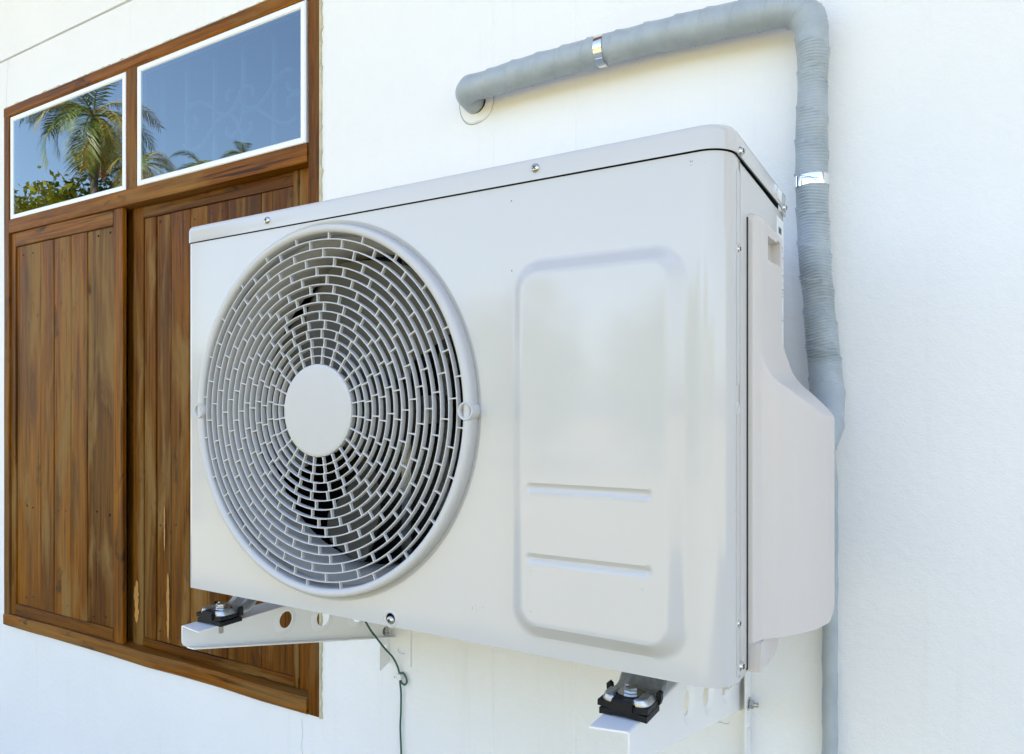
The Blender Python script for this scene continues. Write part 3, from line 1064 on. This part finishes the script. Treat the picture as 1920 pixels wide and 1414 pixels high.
# feet with bolts; rubber pads are things of their own
def hexa(g, c, axis, r, h, d0=0.0):
    g.lathe(c, axis, [(r * .86, d0), (r, d0 + .0004), (r, d0 + h - .0008), (r * .84, d0 + h)], 6)
def foot(xc, yc, name_label):
    x0, x1, yfr = xc - .0265, xc + .0265, yc - .0185
    def hz(x, y):
        t = (y - yfr)
        z = -.0318 + .0275 * sstep((t - .046) / .040)
        u = abs(x - xc)
        if t < .030: z += .0038 * sstep((u - .0105) / .004) * sstep((.030 - t) / .008) * sstep((.0265 - u) / .004) * sstep((t + .001) / .004)
        if .046 < t < .072: z += .0022 * math.exp(-((u - .012) / .0045) ** 2)
        z -= .003 * sstep((u - .0235) / .003)
        return z
    xs = np.linspace(x0, x1, 41); ys = np.concatenate([np.linspace(yfr, yfr + .034, 24), np.linspace(yfr + .037, yfr + .12, 30)])
    def px(x, y):
        t = y - yfr
        rr = .012
        lim = .0265 if t >= rr else .0265 - rr + math.sqrt(max(0, rr * rr - (rr - t) ** 2))
        return xc + (x - xc) * lim / .0265
    top = [[(px(x, y), y, hz(x, y)) for x in xs] for y in ys]
    bot = [[(p[0], p[1], p[2] - .0022) for p in r_] for r_ in top]
    g = Geo(); g.grid(top); g.grid(bot)
    for a, b in ((top[0], bot[0]), ([r_[0] for r_ in top], [r_[0] for r_ in bot]), ([r_[-1] for r_ in top], [r_[-1] for r_ in bot])): g.grid([a, b])
    f = g.make('mounting_foot', M['galv'], ac, 40)
    c = (xc + .001, yc + .001, -.0298)
    g = Geo(); g.lathe(c, (0, 0, 1), [(.004, 0), (.0135, 0), (.0137, .0012), (.004, .0014)], 28); g.make('washer', M['steel'], f, 40)
    g = Geo(); hexa(g, (c[0], c[1], c[2] + .0014), (0, 0, 1), .0076, .0062)
    g.lathe((c[0] - .004, c[1], c[2] + .0078), (0, 0, 1), [(.0022, 0), (.0015, .0012), (0, .0016)], 8)
    g.make('bolt_head', M['steel'], f)
    g = Geo(); g.lathe((c[0], c[1], -.0665), (0, 0, 1), [(.0030, 0)] + [(.0036 if i % 2 else .0031, .001 + i * .0006) for i in range(44)] + [(.0036, .044)], 14)
    g.make('bolt_shank', M['steel'], f)
    for sx in (-1, 1):
        g = Geo(); g.lathe((xc + sx * .0185, yc + .010, -.0318), (0, 0, 1), [(.0022, 0), (.0022, .0010)], 10); g.make('rivet_hole_shade', M['dark'], f)  # small black discs painting the shade of holes
    return f

def rubber_pad(xc, yc, label):
    t = thing('rubber_pad', label, 'rubber pad', (xc, yc, -.0492), 'black rubber pads under the feet of the unit')
    def slab(name, x0, x1, y0, y1, z0, z1, sag):
        g = Geo(); n = 14; xs = np.linspace(x0, x1, n)
        def w(x): return sag * math.sin((x - x0) / (x1 - x0) * math.pi)
        rows = []
        for (y, zz) in ((y0, z1), (y0, z0), (y1, z0), (y1, z1), (y0, z1)):
            rows.append([(x, y, zz + (w(x) if y == y0 else 0)) for x in xs])
        g.grid(rows)
        for k in (0, n - 1): g.add([r_[k] for r_ in rows[:4]], [(0, 1, 2, 3)])
        return g.make(name, M['rubber'], t, 40)
    slab('lower_pad', xc - .0258, xc + .0258, yc - .0195, yc + .0185, -.0490, -.0427, .0016)
    slab('upper_pad', xc - .0272, xc + .0272, yc - .0205, yc + .0195, -.0402, -.0345, -.0010)
    g = Geo()
    g.prism([(-.0275, 0), (-.0275, .0098), (-.0262, .0112), (-.008, .0112), (-.008, .0092), (-.0225, .0092), (-.0225, 0)], [],
            lambda u, v, q: (xc + .0115 - q, yc + u + .004, -.0408 + v), .022)
    g.make('strap', M['rubber'], t)
    g = Geo()
    g.lathe((xc + .001, yc + .001, -.0300), (0, 0, 1), [(.0158, -.003), (.0158, .0), (.0150, .0006), (.0, .0006)], 26)
    g.make('grommet', M['rubber'], t, 40)
    for sx in (-1, 1):
        g = Geo(); cx = xc + sx * .0268
        g.prism([(cx - .0028 * sx, -.0402), (cx - .0020 * sx, -.0285), (cx + .0012 * sx, -.0262), (cx + .0038 * sx, -.0285), (cx + .0034 * sx, -.0360), (cx + .0020 * sx, -.0402)], [], lambda u, v, q: (u, yc + .0105 + q, v), .0065)
        g.make('ear', M['rubber'], t)
    g = Geo(); g.box(xc - .006, xc + .006, yc - .004, yc + .004, -.0424, -.0396); g.make('spacer', M['rubber'], t)
    return t

# wall brackets
def bracket(label, web, sgn, leg_web, fl=.047):
    """web: x of the web; sgn: side to which the flanges point (+1 right, -1 left)."""
    yfr, zt, yb = -.4670, -.0494, -.003
    zb = lambda y: -.0826 + (-.190 + .0826) * (y - yfr) / (0 - yfr)
    b = thing('wall_bracket', label, 'bracket', (web, -.01, -.19), 'white steel wall brackets under the unit')
    th, lip = .0020, .013
    holes = [(-.275, -.0880, .0138), (-.190, -.1050, .0150), (-.100, -.1210, .0150)]
    outer = [(yfr, zt - .003), (yb, zt - .003), (yb, zb(yb)), (yfr + .010, zb(yfr + .010))] + [(yfr + .010 - .010 * math.sin(R(a)), zb(yfr) + .010 - .010 * math.cos(R(a))) for a in (20, 45, 70, 90)]
    g = Geo()
    g.prism(outer, [circ(y, z, r * 1.75, 36) for y, z, r in holes], lambda u, v, t: (web - sgn * t, u, v), th)
    # holes are dimpled towards the flanges
    for (y, z, r) in holes:
        k = len(g.f)
        g.lathe((web, y, z), (sgn, 0, 0), [(r * 1.75, -th), (r * 1.70, -th * .9), (r * 1.05, .0012), (r, .0017), (r, .0030), (r * 1.08, .0030), (r * 1.70, .0004), (r * 1.75, -.0002)], 36, closed=True)
    g.m = [0] * len(g.f)
    # top flange with a rolled bend
    rb = .003
    sec = [(web - sgn * th, zt - rb)] + [(web + sgn * (rb - th) - sgn * rb * math.cos(R(a)), zt - rb + rb * math.sin(R(a))) for a in (30, 60, 90)] + [(web + sgn * fl, zt), (web + sgn * fl, zt - th), (web + sgn * .002, zt - th), (web, zt - rb)]
    def yf_at(x): return yfr - .0075 * abs(x - web) / fl
    g.grid([[(x, yf_at(x), z) for x, z in sec + sec[:1]], [(x, yb, z) for x, z in sec + sec[:1]]])
    g.add([(x, yf_at(x), z) for x, z in sec], [tuple(range(len(sec)))])
    # bottom lip follows the taper
    sec2 = [(web - sgn * th * .9, .0), (web + sgn * lip, .0), (web + sgn * lip, th), (web - sgn * th * .9, th)]
    ys = [yfr + .009, yb]
    g.grid([[(x, y, zb(y) - .0004 + z) for x, z in sec2 + sec2[:1]] for y in ys])
    g.add([(x, ys[0], zb(ys[0]) - .0004 + z) for x, z in sec2], [tuple(range(len(sec2)))])
    g.make('arm', M['white_metal'], b, 30)
    # vertical leg: angle section screwed to the wall
    lw = leg_web
    g = Geo()
    slot = rrect(min(web + sgn * .018, web + sgn * .040), max(web + sgn * .018, web + sgn * .040), -.2185, -.2065, .0055, 5)
    xa, xb = sorted((lw, web + sgn * .051))
    g.prism([(xa, -.2415), (xb, -.2415), (xb, .10), (xa, .10)], [slot], lambda u, v, t: (u, -.0032 + t, v), .0026)
    g.make('wall_flange', M['white_metal'], b)
    g = Geo()
    g.prism([(-.033, -.2500 if sgn > 0 else -.42), (-.0034, -.2400 if sgn > 0 else -.42), (-.0034, .10), (-.033, .10)], [circ(-.018, -.206, .0050, 16)], lambda u, v, t: (lw - sgn * t, u, v), .0022)
    g.make('upright', M['white_metal'], b)
    g = Geo()
    ax = (1, 0, 0)
    xo = max(lw, lw - sgn * .0022)
    zc = -.1745
    g.lathe((xo, -.017, zc), ax, [(.004, 0), (.0098, 0), (.0098, .0015), (.004, .0016)], 22)
    hexa(g, (xo + .0016, -.017, zc), ax, .0072, .0065)
    g.lathe((xo + .008, -.017, zc), ax, [(.0037, 0), (.0037, .0060), (.003, .0066)], 14)
    g.make('bolt', M['steel'], b, 30)
    return b
bracket('tapered white bracket at the fan end, in front of the wooden shutters', .0184, 1, .0170)
bracket('tapered white bracket at the corner end, below the raised panel and cover', .7082, -1, .7190, .0375)
FL, FR = (.0490, -.4260), (.6925, -.4220)
foot(*FL, 'l'); foot(*FR, 'r')
rubber_pad(*FL, 'black rubber pad on the bracket that crosses the wooden shutters')
rubber_pad(*FR, 'black rubber pad on the bracket below the right front corner of the unit')

# ------------------------------------------------------------------ insulated refrigerant pipe
pts = [(.2210, .012, .8360), (.2200, -.010, .8380), (.2210, -.028, .8425), (.2370, -.040, .8445), (.27, -.0405, .8455), (.37, -.0405, .8490), (.50, -.0400, .8480), (.60, -.0395, .8475),
       (.70, -.0395, .8435), (.765, -.0400, .8375), (.7935, -.0405, .8290), (.8090, -.0405, .8100), (.8135, -.040, .780), (.8135, -.040, .69), (.8135, -.040, .585),
       (.8155, -.040, .50), (.820, -.040, .43), (.8255, -.040, .37), (.8315, -.042, .315), (.8350, -.054, .275), (.8330, -.085, .235), (.822, -.13, .205), (.795, -.165, .185), (.755, -.185, .180)]
path = catmull(pts, .0009)
cum = [0.0]
for a, b in zip(path, path[1:]): cum.append(cum[-1] + (b - a).length)
rad = [(.0, .0225), (.05, .0225), (.2, .0232), (.45, .0238), (.56, .0238), (.64, .0225), (.74, .0198), (.85, .0215), (.90, .0212), (1.05, .0206), (1.12, .0210), (1.2, .0240), (1.4, .0240)]
rs, rv = zip(*rad)
rngp = np.random.RandomState(3)
dist_top = cum[-1]
def ridge_amp(s):
    return float(np.interp(s, [0, .10, .12, .35, .50, .60, .63, .72, .80, .86, .90, .95, 1.00, 1.12, 1.13, 1.4],
                              [.00010, .00012, .00008, .00014, .00010, .00018, .00016, .00040, .00035, .0004, .0005, .0003, .00055, .0006, .00018, .0002]))
wr = rngp.rand(40) * 6.28
def pipe_r(i, a):
    s = cum[i]
    r = float(np.interp(s, rs, rv))
    # tight wrinkles plus the overlaps of the spiral tape
    ph = 2 * math.pi * s / .0042 + 1.6 * math.sin(2 * a + 9 * s) + .9 * math.sin(23 * s + 3 * a)
    am = ridge_amp(s) * (.70 + .30 * math.sin(61 * s + a * 1.0 + wr[3]))
    r += 2.3 * am * math.sin(ph)
    sp = (s / .048 + a / (2 * math.pi)) % 1.0
    r += .0020 * (1 - sp) ** 6 - .0004
    r += .0006 * math.sin(19 * s + a + wr[0]) + .0004 * math.sin(41 * s + 2 * a + wr[1]) + .0003 * math.sin(97 * s - 3 * a + wr[2])
    return r
g = Geo(); g.tube(path, pipe_r, 40)
pipe = g.make('insulated_pipe', M['tape'], None, 70)
tag(pipe, 'thick pipe wrapped in grey tape bending down the wall behind the unit', 'pipe')

def clamp(s0, label, w=.0145):
    i = min(range(len(cum)), key=lambda k: abs(cum[k] - s0))
    c = path[i]; T = (path[i + 6] - path[i - 6]).normalized()
    n = Vector((0, -1, 0)); n = (n - T * n.dot(T)).normalized(); side = T.cross(n)
    r = float(np.interp(s0, rs, rv)) + .0014
    t = thing('pipe_clamp', label, 'pipe clamp', tuple(c), 'silver pipe clamps')
    secs = []
    A = [-180 + 360 * k / 48 for k in range(49)]
    loop = [(c + (n * math.cos(R(a)) + side * math.sin(R(a))) * r, (n * math.cos(R(a)) + side * math.sin(R(a)))) for a in A]
    # legs down to the wall
    for sg, lst in ((-1, 0), (1, 1)):
        pass
    first, last = loop[0], loop[-1]
    def wallpt(p, d): return Vector((p.x, -.0012, p.z))
    L0 = [(wallpt(first[0], 0) - side * .0, first[1])]
    L1 = [(wallpt(last[0], 0), last[1])]
    strip = loop
    g = Geo()
    rows_o = [[p - T * w / 2 + 0 * d, p - T * w / 2 * .6 - d * -.0003, p + T * w / 2 * .6 + d * .0003, p + T * w / 2] for p, d in strip]
    rows_i = [[q - d * .0012 for q in row] for row, (p, d) in zip(rows_o, strip)]
    g.grid(rows_o); g.grid(rows_i)
    for k in (0, 3): g.grid([[r_[k] for r_ in rows_o], [r_[k] for r_ in rows_i]])
    g.make('band', M['band'], t, 40)
    g = Geo()                                   # overlap of the band where it is fastened
    a = Vector(c) + (n * math.cos(R(62)) + side * math.sin(R(62))) * (r + .0004)
    aw = (side * math.cos(R(62)) - n * math.sin(R(62)))
    dd = (n * math.cos(R(62)) + side * math.sin(R(62)))
    vv = [a + T * w * .5 * u + aw * .007 * v + dd * q for q in (0, .0012) for u, v in ((-1, -1), (1, -1), (1, 1), (-1, 1))]
    g.add(vv, [(0, 1, 2, 3), (4, 5, 6, 7), (0, 1, 5, 4), (1, 2, 6, 5), (2, 3, 7, 6), (3, 0, 4, 7)])
    g.make('fastening', M['band'], t)
    return t
def s_at(x=None, z=None):
    best = min(range(len(path)), key=lambda k: (abs(path[k].x - x) if x is not None else 0) + (abs(path[k].z - z) if z is not None else 0) + (0 if (x is None or path[k].z > .8) else 9))
    return cum[best]
clamp(s_at(x=.4955), 'silver metal clamp round the level run of grey pipe')
clamp(s_at(z=.5835), 'silver metal clamp round the upright run of grey pipe', .0150)

# thinner wrapped line running down from behind the cover
pts2 = [(.826, -.085, .25), (.8335, -.045, .205), (.8350, -.026, .15), (.8345, -.022, .0), (.8343, -.022, -.2), (.8350, -.022, -.5), (.8350, -.022, GZ + .02)]
p2 = catmull(pts2, .004)
c2 = [0.0]
for a, b in zip(p2, p2[1:]): c2.append(c2[-1] + (b - a).length)
g = Geo(); g.tube(p2, lambda i, a: .0103 + .0004 * math.sin(c2[i] * 90 + a) + .0005 * (1 - ((c2[i] / .045 + a / 6.283) % 1)) ** 3, 20)
o = g.make('drain_pipe', M['tape'], None, 60)
tag(o, 'thin grey wrapped pipe running straight down the wall below the side cover', 'pipe')

# ------------------------------------------------------------------ green wire and its clip
wp = [(.030, -.17, -.006), (.032, -.125, -.085), (.0355, -.085, -.148), (.0400, -.070, -.1696), (.0440, -.052, -.1937), (.0440, -.026, -.2200), (.0415, -.0075, -.2460), (.0440, -.0065, -.2560), (.0530, -.0060, -.2550), (.0605, -.0060, -.2625),
      (.0625, -.0060, -.2715), (.0570, -.0065, -.2775), (.0500, -.0070, -.2740), (.0470, -.0080, -.2660), (.0475, -.0080, -.2780), (.0484, -.0065, -.2954), (.0475, -.0060, -.335), (.0460, -.0060, -.365), (.0484, -.0060, -.4154), (.050, -.006, -.52), (.048, -.006, -.7), (.05, -.006, GZ + .01)]
g = Geo(); g.tube(catmull(wp, .004), .0019, 8)
o = g.make('green_wire', M['green'], None, 60)
tag(o, 'thin dark green wire hanging from under the unit with a small loop', 'wire')
cl = thing('cable_clip', 'small white nail-in cable clip holding the green wire at its loop', 'cable clip', (.044, 0, -.263))
g = Geo(); g.prism(rrect(.0385, .0510, -.2690, -.2580, .003, 4), [], lambda u, v, t: (u, -.0105 + t, v), .0104); g.make('clip_body', M['clip'], cl)
g = Geo(); g.lathe((.0370, -.001, -.2640), (0, -1, 0), [(.0022, 0), (.0024, .010), (.0012, .0108)], 12); g.make('clip_boss', M['clip'], cl, 40)
g = Geo(); g.lathe((.0370, -.0118, -.2640), (0, -1, 0), [(.0014, 0), (.0012, .0010)], 10); g.make('nail', M['steel'], cl)

# ------------------------------------------------------------------ garden in front of the house (seen mirrored in the panes)
def palm(x, y, h, lab, seed, nf=16, L=1.7, dry=.2, fruit=True):
    rg = random.Random(seed)
    t = thing('palm_tree', lab, 'palm tree', (x, y, GZ), 'palm trees mirrored in the window panes')
    top = GZ + h
    g = Geo()
    n = 14
    g.tube([(x + .05 * math.sin(i * .5 + seed), y, GZ + (h - .1) * i / n) for i in range(n + 1)], lambda i, a: .085 - .03 * i / n + .006 * (i % 2), 10)
    g.tube([(x, y, top - .15), (x, y, top + .45)], lambda i, a: .075 - .035 * i, 10)
    g.make('trunk', M['bark'], t, 60)
    for k in range(nf):
        az = 2.4 * k + rg.uniform(-.3, .3)
        el = R(rg.uniform(-5, 78)) if k % 4 else R(rg.uniform(-35, -5))
        ln = L * rg.uniform(.8, 1.1)
        d = Vector((math.cos(az), math.sin(az), 0))
        g = Geo()
        c, e = Vector((x, y, top + .35)), el
        P = [c.copy()]
        for i in range(22):
            c = c + (d * math.cos(e) + Vector((0, 0, 1)) * math.sin(e)) * (ln / 22)
            e -= R(4.6) + R(rg.uniform(0, 1.0))
            P.append(c.copy())
        g.tube(P, lambda i, a: .014 * (1 - i / 26), 5)
        sd_ = d.cross(Vector((0, 0, 1)))
        for i in range(3, 23):
            T = (P[i] - P[i - 1]).normalized(); up = sd_.cross(T)
            wlen = .40 * ln / 1.7 * math.sin(min(1, (i - 1) / 20) * math.pi * .86 + .2) + .10
            for s in (-1, 1):
                for q in range(2):
                    b = P[i] - T * (ln / 44) * (q + rg.uniform(-.3, .3))
                    dirn = (sd_ * s * .80 + T * .62 + up * .16 * rg.uniform(.4, 1.2)).normalized()
                    drop = Vector((0, 0, -1)) * wlen * rg.uniform(.22, .5)
                    m_ = b + dirn * wlen * .55 + drop * .25
                    e_ = b + dirn * wlen + drop
                    w = T * .0085 * (ln / 1.3)
                    g.add([b - w, b + w, m_ + w * 1.2, m_ - w * 1.2, e_], [(0, 1, 2, 3), (3, 2, 4)])
        g.make('frond', M['palm_dry'] if rg.random() < dry else M['palm'], t)
    if fruit:
        for az in (1.2, 4.0):
            g = Geo()
            for q in range(26):
                a = az + rg.uniform(-.5, .5)
                b = Vector((x + .08 * math.cos(a), y + .08 * math.sin(a), top - .05))
                e_ = b + Vector((.25 * math.cos(a) * rg.random(), .25 * math.sin(a) * rg.random(), -.35 - .3 * rg.random()))
                g.tube([b, (b + e_) / 2 + Vector((.04, 0, .03)), e_], .014, 5)
            g.make('fruit_bunch', M['fruit'], t)
    return t
palm(-11.60, -6.0, 6.2, 'tall leafy palm with orange fruit mirrored in the smaller pane', 3, 23, 1.25, .25)
palm(-10.85, -6.4, 5.35, 'yellowing palm mirrored at the inner edge of the larger pane', 11, 13, .82, .7, False)
palm(-9.15, -6.3, 4.98, 'small dark palm mirrored low in the larger pane', 5, 11, .50, .0, False)
palm(-8.05, -6.2, 4.95, 'young palm tip mirrored low near the middle of the larger pane', 8, 9, .38, .3, False)

def tree(name, x, y, h, rx, rz, mat, lab, cat, seed, n=7500, leaf=.075, z0=.25):
    rg = random.Random(seed)
    t = thing(name, lab, cat, (x, y, GZ))
    g = Geo()
    g.tube([(x, y, GZ), (x + .04, y, GZ + h * .3), (x, y + .05, GZ + h * .6)], lambda i, a: .10 - .03 * i, 9)
    for k in range(6):
        a = k * 1.05 + seed
        g.tube([(x, y, GZ + h * (.32 + .04 * k)), (x + rx * .35 * math.cos(a), y + rx * .35 * math.sin(a), GZ + h * (.52 + .04 * k)), (x + rx * .7 * math.cos(a), y + rx * .7 * math.sin(a), GZ + h * (.64 + .04 * k))], lambda i, a_: .045 - .016 * i, 6)
    g.make('trunk', M['bark'], t, 60)
    g = Geo()
    cl = []
    for k in range(34):
        u = Vector((rg.gauss(0, 1), rg.gauss(0, 1), rg.gauss(0, 1))).normalized() * rg.uniform(.45, 1.0)
        cl.append(Vector((x + u.x * rx, y + u.y * rx, GZ + h - rz + u.z * rz * .85)))
    for k in range(n):
        c = rg.choice(cl) + Vector((rg.gauss(0, 1), rg.gauss(0, 1), rg.gauss(0, 1))) * rx * .17
        a = Vector((rg.gauss(0, 1), rg.gauss(0, 1), rg.gauss(0, 1))).normalized()
        b = a.orthogonal().normalized()
        s = leaf * rg.uniform(.6, 1.3)
        g.add([c - a * s, c + b * s * .45, c + a * s, c - b * s * .45], [(0, 1, 2, 3)])
    g.make('crown', mat, t)
tree('garden_bush', -13.45, -6.2, 5.95, 1.25, 1.5, M['leaf_yellow'], 'yellow green bushy tree mirrored at the bottom corner of the smaller pane', 'bush', 2)
tree('garden_tree', -13.0, -7.4, 6.15, 1.3, 1.7, M['leaf_dark'], 'dark green tree mirrored behind the palm trunk in the smaller pane', 'tree', 4)

# belt of garden trees across the yard, seen only as a soft reflection in the enamel
rg = random.Random(21)
g = Geo()
for k in range(26):
    cx = -24 + k * 1.55 + rg.uniform(-.5, .5); cy = -15.5 + rg.uniform(-1.5, 1.5)
    hh = rg.uniform(3.6, 5.2) if cx > -15 else rg.uniform(3.0, 4.2)
    g.tube([(cx, cy, GZ), (cx + .1, cy, GZ + hh * .55)], .11, 6)
    for q in range(420):
        u = Vector((rg.gauss(0, 1), rg.gauss(0, 1), rg.gauss(0, 1))).normalized() * rg.uniform(.55, 1.05)
        c = Vector((cx + u.x * 1.25, cy + u.y * 1.25, GZ + hh * .56 + u.z * hh * .46))
        a = Vector((rg.gauss(0, 1), rg.gauss(0, 1), rg.gauss(0, 1))).normalized(); b = a.orthogonal().normalized()
        r_ = .20 * rg.uniform(.6, 1.3)
        g.add([c - a * r_, c + b * r_ * .5, c + a * r_, c - b * r_ * .5], [(0, 1, 2, 3)])
o = g.make('treeline', M['leaf_yellow'])
o['kind'] = 'stuff'

# ------------------------------------------------------------------ render
scene.render.engine = 'CYCLES'
scene.cycles.max_bounces = 8
scene.cycles.diffuse_bounces = 5
